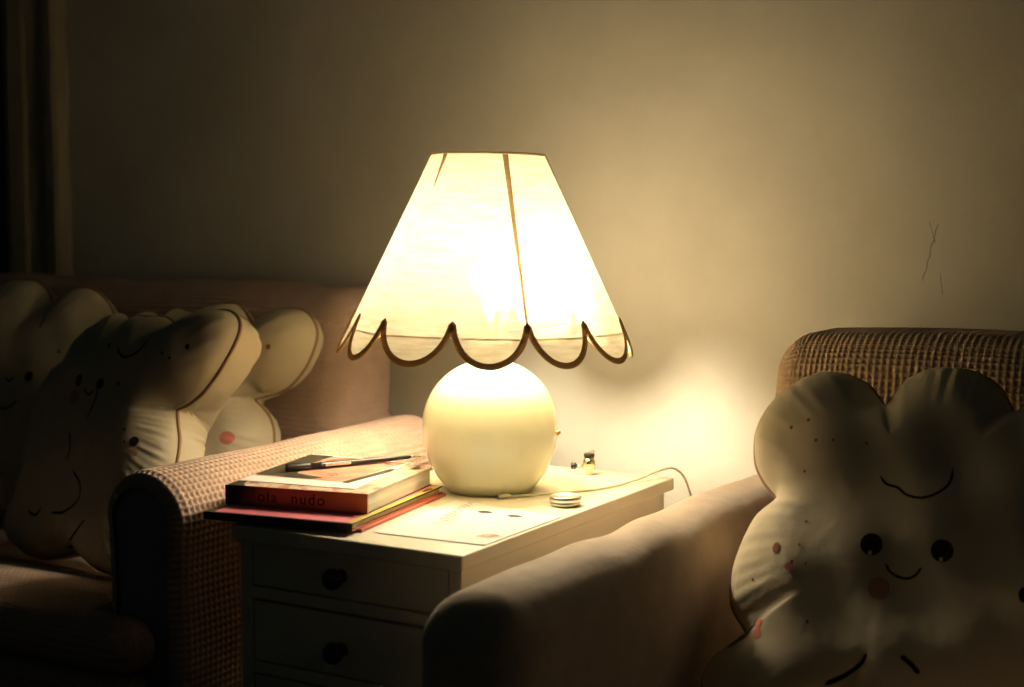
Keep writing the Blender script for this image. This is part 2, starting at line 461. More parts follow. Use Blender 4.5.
def pillow(label, loc, yaw, lean, seed, feats, key='plain', bulge=1.0, thick=.080):
    SH = Shape(key, thick, bulge); p_radius = SH.radius; p_height = SH.height; p_surf = SH.surf
    """cloud-shaped cushion; local x = width, z = height, front faces -y"""
    t = thing('cloud_cushion', label, 'cushion', loc, 0, 'cloud cushions with printed faces')
    t.rotation_mode = 'QUATERNION'
    t.rotation_quaternion = (Matrix.Rotation(yaw, 3, 'Z') @ Matrix.Rotation(-lean, 3, 'X') ).to_quaternion()
    na, nr = 420, 70
    a = np.arange(na)*2*PI/na
    rr = np.concatenate([[0], np.linspace(0, 1, nr)[1:]**.8])
    R, A = np.meshgrid(rr[1:], a, indexing='ij')
    rad = p_radius(A)
    # rings turn rounder towards the middle
    mean = SH.mean
    k = R**2.2
    rad2 = rad*k + (rad*.5+mean*.5)*(1-k)
    U = R*rad2*np.cos(A); W = R*rad2*np.sin(A)
    aa = np.arctan2(W, U); r_true = np.hypot(U, W)/p_radius(aa)
    Hf = p_height(np.clip(r_true, 0, 1), aa, seed); Hb = bulge*p_height(np.clip(r_true, 0, 1), aa, seed+5)
    V = []
    front = np.stack([U, -Hf, W], -1).reshape(-1, 3)
    back = np.stack([U, Hb, W], -1).reshape(-1, 3)
    nring = nr-1
    V = np.vstack([front, [[0, -float(p_height(np.array(0.), np.array(0.), seed)), 0]], back, [[0, bulge*float(p_height(np.array(0.), np.array(0.), seed+5)), 0]]])
    def ring_quads(base):
        i = np.arange(nring-1)[:, None]; j = np.arange(na)[None]; j2 = (j+1) % na
        return base+np.stack([i*na+j, (i+1)*na+j, (i+1)*na+j2, i*na+j2], -1).reshape(-1, 4)
    nf = nring*na
    j = np.arange(na); j2 = (j+1) % na
    Qf = ring_quads(0)[:, ::-1]; Qb = ring_quads(nf+1)
    Tf = np.stack([np.full(na, nf), j2, j], -1)[:, ::-1]; Tb = np.stack([np.full(na, 2*nf+1), nf+1+j2, nf+1+j], -1)
    # weld the seam ring
    lastf = (nring-1)*na+j; lastb = nf+1+lastf
    remap = np.arange(len(V)); remap[lastb] = lastf
    Qb = remap[Qb]
    body = mesh_np('cushion_body', V, [Qf, Qb, Tf[:, ::-1], Tb], MT['pillow'], t)
    # piping on the seam
    ring = np.stack([p_radius(a)*np.cos(a), np.zeros(na), p_radius(a)*np.sin(a)], -1)
    tube('piping', ring, .0032, MT['piping'], t, n=8, closed=True)
    # printed motifs laid on the front
    def on(u, v, lift=.0009):
        u = np.asarray(u, float); v = np.asarray(v, float)
        return np.stack([u, -p_surf(u, v, seed)-lift, v], -1)
    def disc(name, u, v, ru, rv, mat, lift=.0009, tilt=0.):
        nn, rg = 28, 4
        th = np.arange(nn)*2*PI/nn
        vv = [on([u], [v], lift)]
        for q in range(1, rg+1):
            du, dv = ru*q/rg*np.cos(th), rv*q/rg*np.sin(th)
            vv.append(on(u+du*math.cos(tilt)-dv*math.sin(tilt), v+du*math.sin(tilt)+dv*math.cos(tilt), lift))
        VV = np.vstack(vv); j = np.arange(nn); j2 = (j+1) % nn
        fs = [np.stack([np.zeros(nn, int), 1+j, 1+j2], -1)]
        qq = [np.stack([1+(q-1)*nn+j, 1+q*nn+j, 1+q*nn+j2, 1+(q-1)*nn+j2], -1) for q in range(1, rg)]
        return VV, [np.vstack(qq)]+fs
    def stroke_v(pts, w):
        c = spline(np.array(pts), 8)
        P, T = frames(np.c_[c, np.zeros(len(c))])
        nrm = np.stack([-T[:, 1], T[:, 0]], -1)
        m = len(c); tt = np.linspace(0, 1, m); ww = w*np.clip(np.minimum(tt, 1-tt)*12, .35, 1)
        rows = [on(c[:, 0]+nrm[:, 0]*ww*s, c[:, 1]+nrm[:, 1]*ww*s) for s in (-1, 0, 1)]
        VV = np.vstack(rows); i = np.arange(m-1)
        qq = np.vstack([np.stack([k*m+i, k*m+i+1, (k+1)*m+i+1, (k+1)*m+i], -1) for k in (0, 1)])
        return VV, [qq]
    for f in feats:
        kind = f[0]
        if kind == 'disc':
            _, name, u, v, ru, rv, mk = f[:7]
            VV, q = disc(name, u, v, ru, rv, MT[mk], .0009 if mk != 'cream' else .0016)
            mesh_np(name, VV, q, MT[mk], t)
        elif kind == 'stroke':
            _, name, pts, w, mk = f
            VV, q = stroke_v(pts, w); mesh_np(name, VV, q, MT[mk], t)
        elif kind == 'dots':     # printed freckles
            _, mk, lst = f
            for (u, v, r) in lst:
                VV, q = disc('freckle', u, v, r, r*1.15, None)
                mesh_np('freckle', VV, q, MT[mk], t)
    return t

# ================================================================== SETTING
def build_room():
    structure(box('floor', (-3.2, 2.4, -3.2, WY+.02, -.05, 0), MT['floor'], None, 0))
    structure(box('wall_back', (-1.66, 2.4, WY, WY+.12, 0, 2.6), MT['wall'], None, 0))
    structure(box('wall_back_far', (-3.2, -2.56, WY, WY+.12, 0, 2.6), MT['wall'], None, 0))
    d = structure(box('door_1', (-2.555, -1.665, WY+.075, WY+.115, .004, 2.02), MT['door'], None, .003))
    for (z0, z1) in ((.15, .85), (1.0, 1.85)):
        for (xa, xb) in ((-2.45, -2.16), (-2.06, -1.77)):
            box('door_panel', (xa, xb, WY+.066, WY+.08, z0, z1), MT['door'], d, .006)
    structure(box('wall_back_lintel', (-2.56, -1.66, WY, WY+.12, 2.03, 2.6), MT['wall'], None, 0))
    # moulded casing down the right side of the doorway
    bm = bmesh.new()
    xs = [(-1.675, .000), (-1.675, .016), (-1.655, .022), (-1.61, .020), (-1.60, .014), (-1.545, .014), (-1.538, .020), (-1.525, .030), (-1.495, .034), (-1.484, .028), (-1.478, .010), (-1.478, .0)]
    lo = [bm.verts.new((x, WY-y, 0)) for x, y in xs]; hi = [bm.verts.new((x, WY-y, 2.1)) for x, y in xs]
    n = len(xs)
    for i in range(n):
        j = (i+1) % n; bm.faces.new((lo[i], lo[j], hi[j], hi[i]))
    bm.faces.new(lo); bm.faces.new(hi)
    structure(bm_obj('trim_1', bm, MT['casing'], None, False))
    bx = box('baseboard_back', (-1.478, 2.4, WY-.014, WY, 0, .10), MT['casing'], None, .003)
    structure(bx)

# ================================================================== NIGHTSTAND
def build_nightstand():
    t = thing('nightstand', 'narrow cream painted chest of drawers with round dark knobs between sofa and armchair', 'nightstand', (0.022, -.09, 0))
    X0, X1, Y0, Y1 = -.177, .173, -.300, .302     # carcass relative to the base
    box('top', (-.181, .183, -.314, .305, .6005, TZ), MT['white'], t, .0025)
    box('side_panel', (X0, X0+.018, Y0, Y1-.028, 0.0, .600), MT['white'], t, .001)
    box('side_panel', (X1-.018, X1, Y0, Y1-.028, 0.0, .600), MT['white'], t, .001)
    box('back_panel', (X0, X1-.003, Y1-.022, Y1-.006, .05, .600), MT['white'], t, .001)
    zs = [(.5365+.001, .600-.003)] + [(.4345-.1*k+.001, .5175-.1*k) for k in range(4)]
    rails = [(.521, .536)] + [(.419-.1*k, .4345-.1*k) for k in range(4)]
    for (a, b) in rails:
        box('rail', (X0+.0185, X1-.0185, Y0+.0005, Y0+.02, a, b), MT['white'], t, .0008)
    box('plinth', (X0+.0185, X1-.0185, Y0+.006, Y0+.02, .0, .1185), MT['white'], t, .0008)
    for i, (a, b) in enumerate(zs):
        d = box('drawer', (X0+.0205, X1-.0205, Y0+.002, Y0+.30, a+.001, b-.001), MT['white'], t, .0014)
        zc = .568 if i == 0 else (.472 - .1*(i-1))
        prof = [(0, .030), (.006, .0297), (.0115, .027), (.0142, .022), (.0135, .0165), (.009, .012), (.0062, .008), (.0065, .003), (.009, 0), (0, 0)]
        k = lathe('knob', prof, MT['knob'], d, 28, (-.010, Y0+.002, zc), 'Y')
    return t

# ================================================================== LAMP
A0 = None
def build_lamp():
    t = thing('table_lamp', 'lit table lamp with round cream ceramic base and scalloped linen shade', 'lamp', (.008, -.016, TZ))
    # ceramic globe
    cz, R, sq = .0955, .1015, .99
    prof = [(0, .002), (.052, .002), (.055, .0), (.0615, .0), (.0635, .002)]
    for k in range(41):
        a = -.90 + (PI/2-.33+.90)*k/40
        prof.append((R*math.cos(a), cz+(R*sq if a > 0 else .1185)*math.sin(a)))
    prof += [(.0330, .198), (.0322, .212), (.0325, .222), (.030, .224), (.0, .224)]
    lathe('globe_base', prof, MT['ceramic'], t, 96)
    # cord hole and lamp cord leaving at the back right of the globe
    lathe('cord_grommet', [(0, .004), (.003, .004), (.004, .002), (.004, -.004), (0, -.004)], MT['brass'], t, 16, (.098, .030, .089), 'X')
    lathe('socket', [(0, .2245), (.019, .2245), (.019, .232), (.0155, .2335), (.0155, .268), (.0, .268)], MT['brass'], t, 32)
    bc = BULB_Z-TZ
    bp = [(0, .2685), (.012, .2685), (.0122, .275)]
    for k in range(25):
        a = -1.15+(PI/2+1.15)*k/24
        bp.append((max(0.0, .029*math.cos(a)), bc+.029*math.sin(a)))
    bp[-1] = (0, bc+.029)
    lathe('bulb', bp, MT['bulb'], t, 32)
    # shade: six panels, twelve scallops
    ZT, ZR = 1.117-TZ, .862-TZ
    RT, RB = .0835, .205
    phi = ANG0
    def sect(th):          # rounded hexagon, corners on the seams
        d = (th-phi) % (PI/3) - PI/6
        hexr = math.cos(PI/6)/math.cos(d)
        return .45*hexr/.955+.55
    def rad(z, th):
        f = (ZT-z)/(ZT-ZR)
        return (RT+(RB-RT)*f)*sect(th)
    def cut(th):           # lower edge of the scalloped flap
        u = ((th-phi) % (PI/6))/(PI/6)
        s = abs(2*u-1)
        return ZR-.040+.058*(1-math.sqrt(max(0, 1-(s*.985)**2)))/(1-math.sqrt(1-.985**2))
    NA = 480; NZ = 30
    th = [phi+2*PI*k/NA for k in range(NA)]
    def skin(zlo, zhi, nz, dr=0.0):
        V = np.zeros((nz+1, NA, 3))
        for k, a in enumerate(th):
            lo = zlo(a); hi = zhi(a)
            for i in range(nz+1):
                z = hi+(lo-hi)*i/nz; r = rad(z, a)+dr
                V[i, k] = (r*math.sin(a), -r*math.cos(a), z)
        i = np.arange(nz)[:, None]; k = np.arange(NA)[None]; k2 = (k+1) % NA
        Q = np.stack([i*NA+k, (i+1)*NA+k, (i+1)*NA+k2, i*NA+k2], -1).reshape(-1, 4)
        return V.reshape(-1, 3), Q
    V, Q = skin(lambda a: max(ZR, cut(a)), lambda a: ZT, NZ)
    sh = mesh_np('lamp_shade', V, Q, MT['shade'], t)
    tp = Vector((0, 0, ZR)); off = Vector((-.0065, -.0037, 0))
    ax = Vector((.5, -.857, 0)).normalized()      # the shade sits a little askew
    Rm = Matrix.Rotation(math.radians(-1.0), 4, ax)
    sh.matrix_local = Matrix.Translation(tp+off) @ Rm @ Matrix.Translation(-tp)
    # scallop flap below the ring (twelve tongues in one hem)
    V = []; F = []
    M_ = 40
    for s in range(12):
        base = len(V); a0 = phi+s*PI/6
        for j in range(M_+1):
            a = a0+(PI/6)*j/M_; c = min(ZR, cut(a+1e-9 if j == 0 else (a-1e-9 if j == M_ else a)))
            for i in range(7):
                z = ZR+(c-ZR)*i/6; r = rad(z, a)
                V.append((r*math.sin(a), -r*math.cos(a), z))
        for j in range(M_):
            for i in range(6):
                q = base+j*7+i; F.append((q, q+1, q+8, q+7))
    mesh_np('scalloped_hem', np.array(V), np.array(F), MT['flap'], sh)
    # braid along the scallop edge
    P = []; Nn = []
    for s in range(12):
        for j in range(48):
            u = (j+.0)/48; uu = .5-.5*math.cos(PI*u)*(.25)-.0
            u2 = .5-.5*math.cos(PI*u); u = .35*u+.65*u2
            a = phi+s*PI/6+PI/6*u
            z = cut(a) if j else ZR+.018
            z = max(z+.004, ZR-.037)
            r = rad(z, a)+.0012
            P.append((r*math.sin(a), -r*math.cos(a), z)); Nn.append((math.sin(a), -math.cos(a), .3))
    P = np.array(P); Nn = np.array(Nn)
    for _ in range(2):
        P = (np.roll(P, 1, 0)+2*P+np.roll(P, -1, 0))/4
    tube('braid_trim', P, .004, MT['braid'], sh, n=10, closed=True, flat=(Nn, .0046, .0016))
    # wire rings and seams
    for nm, z, rr, dr, mk in (('bottom_ring', ZR, .0010, -.002, 'wire'), ('top_ring', ZT, .0018, .0, 'flap')):
        P = np.array([((rad(z, a)+dr)*math.sin(a), -(rad(z, a)+dr)*math.cos(a), z) for a in th[::2]])
        tube(nm, P, rr, MT[mk], sh, n=8, closed=True)
    for s in range(6):
        a = phi+s*PI/3
        main = s == 0                      # one joining seam, the other ribs only show as short tapes at the top
        zz = np.linspace(ZT-.002, (ZR+.016) if main else ZT-.05, 14)
        P = np.array([((rad(z, a)+.0006)*math.sin(a), -(rad(z, a)+.0006)*math.cos(a), z) for z in zz])
        w = np.linspace(.0042, .0016 if main else .0004, 14)
        tube('seam_strip', P, .002, MT['seam_dark' if s == 0 else 'seam'], sh, n=8, flat=(np.tile((math.sin(a), -math.cos(a), .3), (14, 1)), w, .0007))
    # spider that carries the shade
    for s in range(3):
        a = phi+s*2*PI/3; r = rad(ZR, a)-.003
        tube('shade_arm', np.array([(.0165*math.sin(a), -.0165*math.cos(a), .236), (.06*math.sin(a), -.06*math.cos(a), .236), (r*math.sin(a), -r*math.cos(a), ZR)]), .0014, MT['wire'], sh, n=6)
    return t

# ================================================================== SOFA & ARMCHAIR
def arm_profile(w, zt, zb, rt, n=26):
    """cross section x,z going from the outer bottom over the rolled top to the inner bottom"""
    pts = [(w/2-.006, zb), (w/2-.004, zt-rt-.02)]
    for k in range(n+1):
        a = PI*k/n
        pts.append((w/2*math.cos(a)*1.0, zt-rt+rt*math.sin(a)))
    pts += [(-w/2+.004, zt-rt-.02), (-w/2+.006, zb)]
    return np.array(pts)

def waffle_arm(name, cx, y0, y1, w, zt, zb, mat, parent, res=.0021):
    prof = arm_profile(w, zt, zb, w*.47)
    seg = np.r_[0, np.cumsum(np.linalg.norm(np.diff(prof, axis=0), axis=1))]
    ns = int(seg[-1]/res); s = np.linspace(0, seg[-1], ns+1)
    x = np.interp(s, seg, prof[:, 0]); z = np.interp(s, seg, prof[:, 1])
    k = np.ones(9)/9
    xs = np.convolve(np.pad(x, 4, 'edge'), k, 'valid'); zs = np.convolve(np.pad(z, 4, 'edge'), k, 'valid')
    tx, tz = np.gradient(xs), np.gradient(zs); ln = np.hypot(tx, tz); nx, nz = tz/ln, -tx/ln
    ny = int((y1-y0)/res); y = np.linspace(y0, y1, ny+1)
    S, Y = np.meshgrid(s, y, indexing='ij')
    hgt = waffle(S, Y+.003)
    d = np.minimum(Y-y0, y1-Y)
    rr = .022
    inset = np.where(d < rr, rr-np.sqrt(np.maximum(0, rr*rr-(rr-d)**2)), 0)
    hgt = hgt-inset+.004*snoise(S*14, Y*11, 3)
    V = np.stack([xs[:, None]+nx[:, None]*hgt+cx, Y, zs[:, None]+nz[:, None]*hgt], -1)
    n1, n2 = S.shape; idx = np.arange(n1*n2).reshape(n1, n2)
    Q = np.stack([idx[:-1, :-1], idx[:-1, 1:], idx[1:, 1:], idx[1:, :-1]], -1).reshape(-1, 4)
    return mesh_np(name, V.reshape(-1, 3), Q, mat, parent), np.c_[xs, zs]

def arm_plug(name, prof, cx, y0, y1, inset, mat, parent):
    """upholstered core / front panel of an arm"""
    p = prof[::6].copy(); c = np.array([0, p[:, 1].mean()])
    bm = bmesh.new()
    def ring(y, ins):
        q = p.copy(); q[:, 0] *= (1-ins/abs(p[:, 0]).max()); zt = p[:, 1].max(); zb = p[:, 1].min()
        q[:, 1] = zb+(q[:, 1]-zb)*(zt-ins-zb)/(zt-zb)
        return [bm.verts.new((x+cx, y, z)) for x, z in q]
    r0 = ring(y0, inset+.014); r1 = ring(y0+.004, inset+.004); r2 = ring(y0+.014, inset); r3 = ring(y1, inset)
    for a, b in ((r0, r1), (r1, r2), (r2, r3)):
        n = len(a)
        for i in range(n):
            j = (i+1) % n; bm.faces.new((a[i], a[j], b[j], b[i]))
    bm.faces.new(r0); bm.faces.new(r3)
    return bm_obj(name, bm, mat, parent, True)

def build_sofa():
    t = thing('sofa', 'sofa covered with pinkish tan waffle throw beside the drawers', 'sofa', (-1.035, .060, 0))
    ox = 1.0
    # right arm under the throw, dark upholstered front
    arm, prof = waffle_arm('arm_cover', -.283+ox, -.470, .205, .150, .678, .06, MT['waffle'], t)
    arm_plug('arm', prof, -.283+ox, -.464, .200, .009, MT['panel'], t)
    # backrest, leaning a little
    def lean(V):
        V = V.copy(); f = np.clip((V[:, 2]-.40)/.5, 0, 1)
        V[:, 1] += .045*f
        front = V[:, 1] < .30
        V[:, 1] -= np.where(front, .018*np.sin(np.clip((V[:, 2]-.45)/.45, 0, 1)*PI), 0)
        V[:, 2] += .004*np.sin(V[:, 0]*9)
        g = np.clip((V[:, 2]-.58)/.07, 0, 1); g = g*g*(3-2*g)
        V[:, 0] -= .105*g*np.clip((V[:, 0]-(-.80+ox))/.42, 0, 1)
        return V
    rbox('backrest', (-1.85+ox, -.392+ox, .232, .425, .20, .893), .052, MT['waffle'], t, res=.0021, waf=True, deform=lean, skip='', coarse='bdl')
    # T-shaped seat cushion whose front corner wraps the arm, over a skirted base
    def tee(V, yb, xr):
        V = V.copy(); m = (V[:, 1] > yb) & (V[:, 0] > xr)
        V[m, 0] = xr+.004*(V[m, 0]-xr)
        return V
    def puff(V):
        V = tee(V, -.484, -.368+ox)
        f = np.clip((V[:, 2]-.42)/.03, 0, 1)
        V[:, 2] += f*.010*np.cos(np.clip((V[:, 0]+.95-ox)/.60, -1.5, 1.5))
        V[:, 2] -= f*.088*np.clip((V[:, 1]+.42)/.34, 0, 1)**1.2
        return V
    rbox('seat_cushion', (-1.02+ox, -.246+ox, -.545, .215, .405, .470), .031, MT['waffle'], t, res=.0021, waf=True, deform=puff, coarse='bdl')
    rbox('seat_cushion', (-1.70+ox, -1.026+ox, -.545, .215, .405, .470), .031, MT['waffle'], t, res=.006, waf=False, deform=lambda V: puff(V))
    rbox('base', (-1.70+ox, -.250+ox, -.530, .30, .06, .312), .02, MT['waffle'], t, res=.0021, waf=True, coarse='bdlrt', deform=lambda V: tee(V, -.480, -.366+ox))
    rbox('base_rail', (-1.70+ox, -.250+ox, -.532, -.482, .318, .402), .02, MT['waffle'], t, res=.0021, waf=True, coarse='bdlrt')
    arm2, prof2 = waffle_arm('arm_cover', -1.78+ox, -.470, .205, .150, .690, .06, MT['waffle'], t, res=.005)
    arm_plug('arm', prof2, -1.78+ox, -.464, .200, .009, MT['panel'], t)
    for (x, y) in ((-1.80, -.40), (-.30, -.40), (-1.80, .40), (-.42, .40)):
        lathe('leg', [(0, 0), (.016, 0), (.024, .062), (.024, .068), (0, .068)] if y < 0 else [(0, 0), (.016, 0), (.022, .20), (.022, .205), (0, .205)], MT['knob'], t, 20, (x+ox, y, 0))
    return t

def build_armchair():
    t = thing('armchair', 'armchair with smooth taupe arm and brown waffle throw over its back', 'armchair', (.64, 0, 0), 0)
    ox = -.64
    def arm_deform(V):
        V = V.copy()
        top = np.clip((V[:, 2]-.50)/.15, 0, 1)
        V[:, 2] += top*(.006*snoise(V[:, 0]*20, V[:, 1]*9, 5)+.004*np.sin((V[:, 1])*34+V[:, 0]*40)*np.clip(1-np.abs(V[:, 1]+.15)/.3, 0, 1))
        V[:, 2] -= top*.010*np.clip((V[:, 1]-.0)/.4, 0, 1)
        V[:, 0] += .004*snoise(V[:, 1]*7, V[:, 2]*12, 8)
        return V
    rbox('arm', (.250+ox, .384+ox, -.600, .42, .06, .622), .060, MT['velour'], t, res=.008, deform=arm_deform)
    rbox('arm', (.957+ox, 1.100+ox, -.600, .42, .06, .622), .060, MT['velour'], t, res=.012, deform=arm_deform)
    def back_deform(V):
        V = V.copy()
        f = np.clip((V[:, 2]-.40)/.45, 0, 1)
        V[:, 1] += .05*f
        V[:, 2] += f*.014*np.cos(np.clip((V[:, 0])/.34, -1.4, 1.4)*1.3)
        side = np.clip((V[:, 0]+.18)/-.12, 0, 1)
        V[:, 0] += .030*f*side
        return V
    rbox('backrest', (.316+ox, .955+ox, .215, .44, .22, .840), .055, MT['waffle_brown'], t, res=.0021, waf=True, deform=back_deform, coarse='bdr', amp=.0039)
    rbox('seat_cushion', (.386+ox, .955+ox, -.53, .212, .24, .355), .04, MT['velour'], t, res=.012)
    rbox('base', (.386+ox, .955+ox, -.51, .40, .08, .239), .02, MT['velour'], t, res=.02)
    for (x, y) in ((.30, -.45), (1.02, -.45), (.42, .38), (.90, .38)):
        h = .066 if y < 0 else .24
        lathe('leg', [(0, 0), (.016, 0), (.024, h), (.024, h+.003), (0, h+.003)], MT['knob'], t, 20, (x+ox, y, 0))
    return t

# ================================================================== CUSHIONS
def build_cushions():
    D = [('disc', 'eye', -0.0610, -.0175, .0135, .0140, 'ink'), ('disc', 'eye_glint', -0.0612, -.0285, .0026, .0030, 'cream'),
         ('disc', 'eye', 0.0245, -.0175, .0135, .0135, 'ink'), ('disc', 'eye_glint', 0.0240, -.0280, .0022, .0026, 'cream'),
         ('stroke', 'mouth', [(-0.0420, -.039), (-0.0330, -.050), (-0.0166, -.0545), (-0.0050, -.049), (0.0015, -.039)], .0016, 'ink'),
         ('stroke', 'brow_curl', [(-0.0615, .0725), (-0.0525, .0622), (-0.0368, .0574), (-0.0255, .049), (-0.0060, .046), (0.0125, .0548), (0.0240, .070), (0.0255, .091)], .0017, 'ink'),
         ('disc', 'cheek', -0.0460, -.071, .013, .014, 'blush'),
         ('disc', 'small_eye', -0.1803, -.033, .0048, .0075, 'rust'),
         ('disc', 'cheek', -0.1585, -.057, .0062, .0055, 'pink'),
         ('disc', 'pink_patch', -0.1965, -.126, .0055, .0070, 'pink'), ('disc', 'pink_patch', -0.1955, -.140, .0060, .0075, 'pink'),
         ('stroke', 'smile', [(-0.1000, -.192), (-0.0777, -.1795), (-0.0580, -.1647), (-0.0505, -.152)], .0024, 'ink'),
         ('stroke', 'smile', [(-0.0095, -.150), (0.0022, -.1575), (0.0125, -.167)], .0030, 'ink'),
         ('disc', 'eye', 0.1230, -.06, .0075, .010, 'ink'), ('disc', 'eye', 0.1730, -.055, .0075, .010, 'ink'),
         ('stroke', 'mouth', [(0.1350, -.082), (0.1460, -.091), (0.1580, -.083)], .0015, 'ink'),
         ('dots', 'rust', [(-0.1860, 0.1316, .0024), (-0.1633, 0.1416, .0025), (-0.1480, 0.1124, .0024), (-0.1251, 0.1137, .0018), (-0.1595, 0.0726, .0020), (-0.0831, 0.1132, .0018), (-0.1505, -0.0270, .002), (-0.1560, -0.0505, .0022), (-0.1385, -0.0506, .0015), (-0.1477, 0.0058, .0018), (-0.2085, -0.0746, .0018), (-0.1278, -0.1221, .0020)])]
    pillow('large cloud cushion with two round eyes leaning in the armchair', (.668, -.02, .602), math.radians(4), math.radians(27), 4, D)
    A = [('disc', 'eye', -0.0694, .0554, .0085, .0105, 'ink'), ('disc', 'eye', -0.0043, .0554, .0085, .0090, 'ink'),
         ('stroke', 'mouth', [(-0.0473, .0426), (-0.0269, .0339), (-0.0142, .043)], .0015, 'ink'),
         ('stroke', 'stem_line', [(-0.0066, .0477), (-0.0013, .0222), (-0.0038, -.0058)], .0016, 'ink'),
         ('stroke', 'brow_curl', [(0.0107, .1207), (0.0302, .1089), (0.0537, .1065), (0.0790, .1182), (0.0950, .1414)], .0018, 'ink'),
         ('disc', 'cheek', -0.0738, .0267, .011, .012, 'blush'),
         ('disc', 'small_eye', 0.1324, -.0273, .0080, .0085, 'ink'), ('disc', 'cheek', 0.1380, -.0445, .0075, .0070, 'blush'),
         ('stroke', 'smile', [(-0.0559, -.0332), (-0.0385, -.0571), (-0.0378, -.0796)], .0017, 'ink'),
         ('stroke', 'smile', [(-0.0160, -.0944), (0.0165, -.1115), (0.0269, -.1375), (-0.0041, -.1623), (-0.0424, -.171)], .0021, 'ink'),
         ('stroke', 'smile', [(-0.1195, -.1785), (-0.0956, -.1822), (-0.0788, -.1679)], .0021, 'ink'),
         ('stroke', 'smile', [(-0.0340, -.2219), (0.0278, -.1992), (0.0676, -.1672)], .0019, 'ink'),
         ('dots', 'ink', [(0.0430, .0615, .0036), (0.1081, -.0118, .0024), (0.1161, -.031, .0019), (0.1947, .1378, .0042), (0.1459, .1214, .0024), (0.1657, .115, .0026), (-0.0180, .123, .0036)])]
    pillow('cloud cushion in front on the sofa, propped against the other two', (-.683, -.08, .675), math.radians(-14), math.radians(20), 1, A, 'tilted', 1.75, .062)
    B = [('disc', 'small_eye', .2395, .1242, .0042, .0050, 'rust'), ('disc', 'pink_patch', .1748, -.043, .014, .012, 'pink'),
         ('disc', 'eye', -.04, .03, .010, .011, 'ink'), ('disc', 'eye', .04, .03, .010, .011, 'ink'),
         ('stroke', 'mouth', [(-.014, .012), (0, .002), (.014, .012)], .0016, 'ink')]
    pillow('cloud cushion at the sofa arm, half hidden behind the front cushion', (-.797, .168, .661), math.radians(5), math.radians(12), 2, B, 'eared')
    Cc = [('disc', 'eye', 0.1124, .0468, .0105, .0105, 'ink'), ('disc', 'eye', 0.0230, .045, .0105, .0105, 'ink'),
          ('stroke', 'mouth', [(0.0530, .0435), (0.0635, .0352), (0.0737, .0465)], .0016, 'ink'),
          ('stroke', 'brow_curl', [(0.0392, -.0161), (0.0682, -.0184), (0.0922, -.0017)], .0019, 'ink'),
          ('stroke', 'stem_line', [(0.1245, .1676), (0.1180, .1447)], .0017, 'ink'),
          ('dots', 'ink', [(0.0086, .1444, .005), (0.1680, .10, .003), (-0.1020, .04, .003)])]
    pillow('dim cloud cushion at the far left end of the sofa', (-1.232, .155, .655), math.radians(5), math.radians(12), 3, Cc, 'squat')

# ================================================================== THINGS ON THE TABLE
def quad_sheet(name, corners, z0, z1, mat, parent):
    bm = bmesh.new()
    lo = [bm.verts.new((x, y, z0)) for x, y in corners]; hi = [bm.verts.new((x, y, z1)) for x, y in corners]
    bm.faces.new(lo[::-1]); bm.faces.new(hi)
    for i in range(4):
        j = (i+1) % 4; bm.faces.new((lo[i], lo[j], hi[j], hi[i]))
    return bm_obj(name, bm, mat, parent, False)

def poly_sheet(name, pts, z, mat, parent, th=.00015):
    bm = bmesh.new()
    lo = [bm.verts.new((x, y, z)) for x, y in pts]; hi = [bm.verts.new((x, y, z+th)) for x, y in pts]
    bm.faces.new(hi); bm.faces.new(lo[::-1]); n = len(pts)
    for i in range(n):
        j = (i+1) % n; bm.faces.new((lo[i], lo[j], hi[j], hi[i]))
    return bm_obj(name, bm, mat, parent, False)

def strokes(name, lines, w, z, mat, parent):
    """pen strokes as thin ink ribbons lying on a sheet"""
    vs, qs, off = [], [], 0
    for ln in lines:
        c = spline(np.array(ln), 4) if len(ln) > 2 else np.array(ln, float)
        T = np.gradient(c, axis=0); T /= np.linalg.norm(T, axis=1)[:, None]+1e-9
        nn = np.stack([-T[:, 1], T[:, 0]], -1)
        a = np.c_[c+nn*w, np.full(len(c), z)]; b = np.c_[c-nn*w, np.full(len(c), z)]
        m = len(c); i = np.arange(m-1)
        vs += [a, b]; qs.append(off+np.stack([i, i+1, m+i+1, m+i], -1)); off += 2*m
    return mesh_np(name, np.vstack(vs), np.vstack(qs), mat, parent, False)

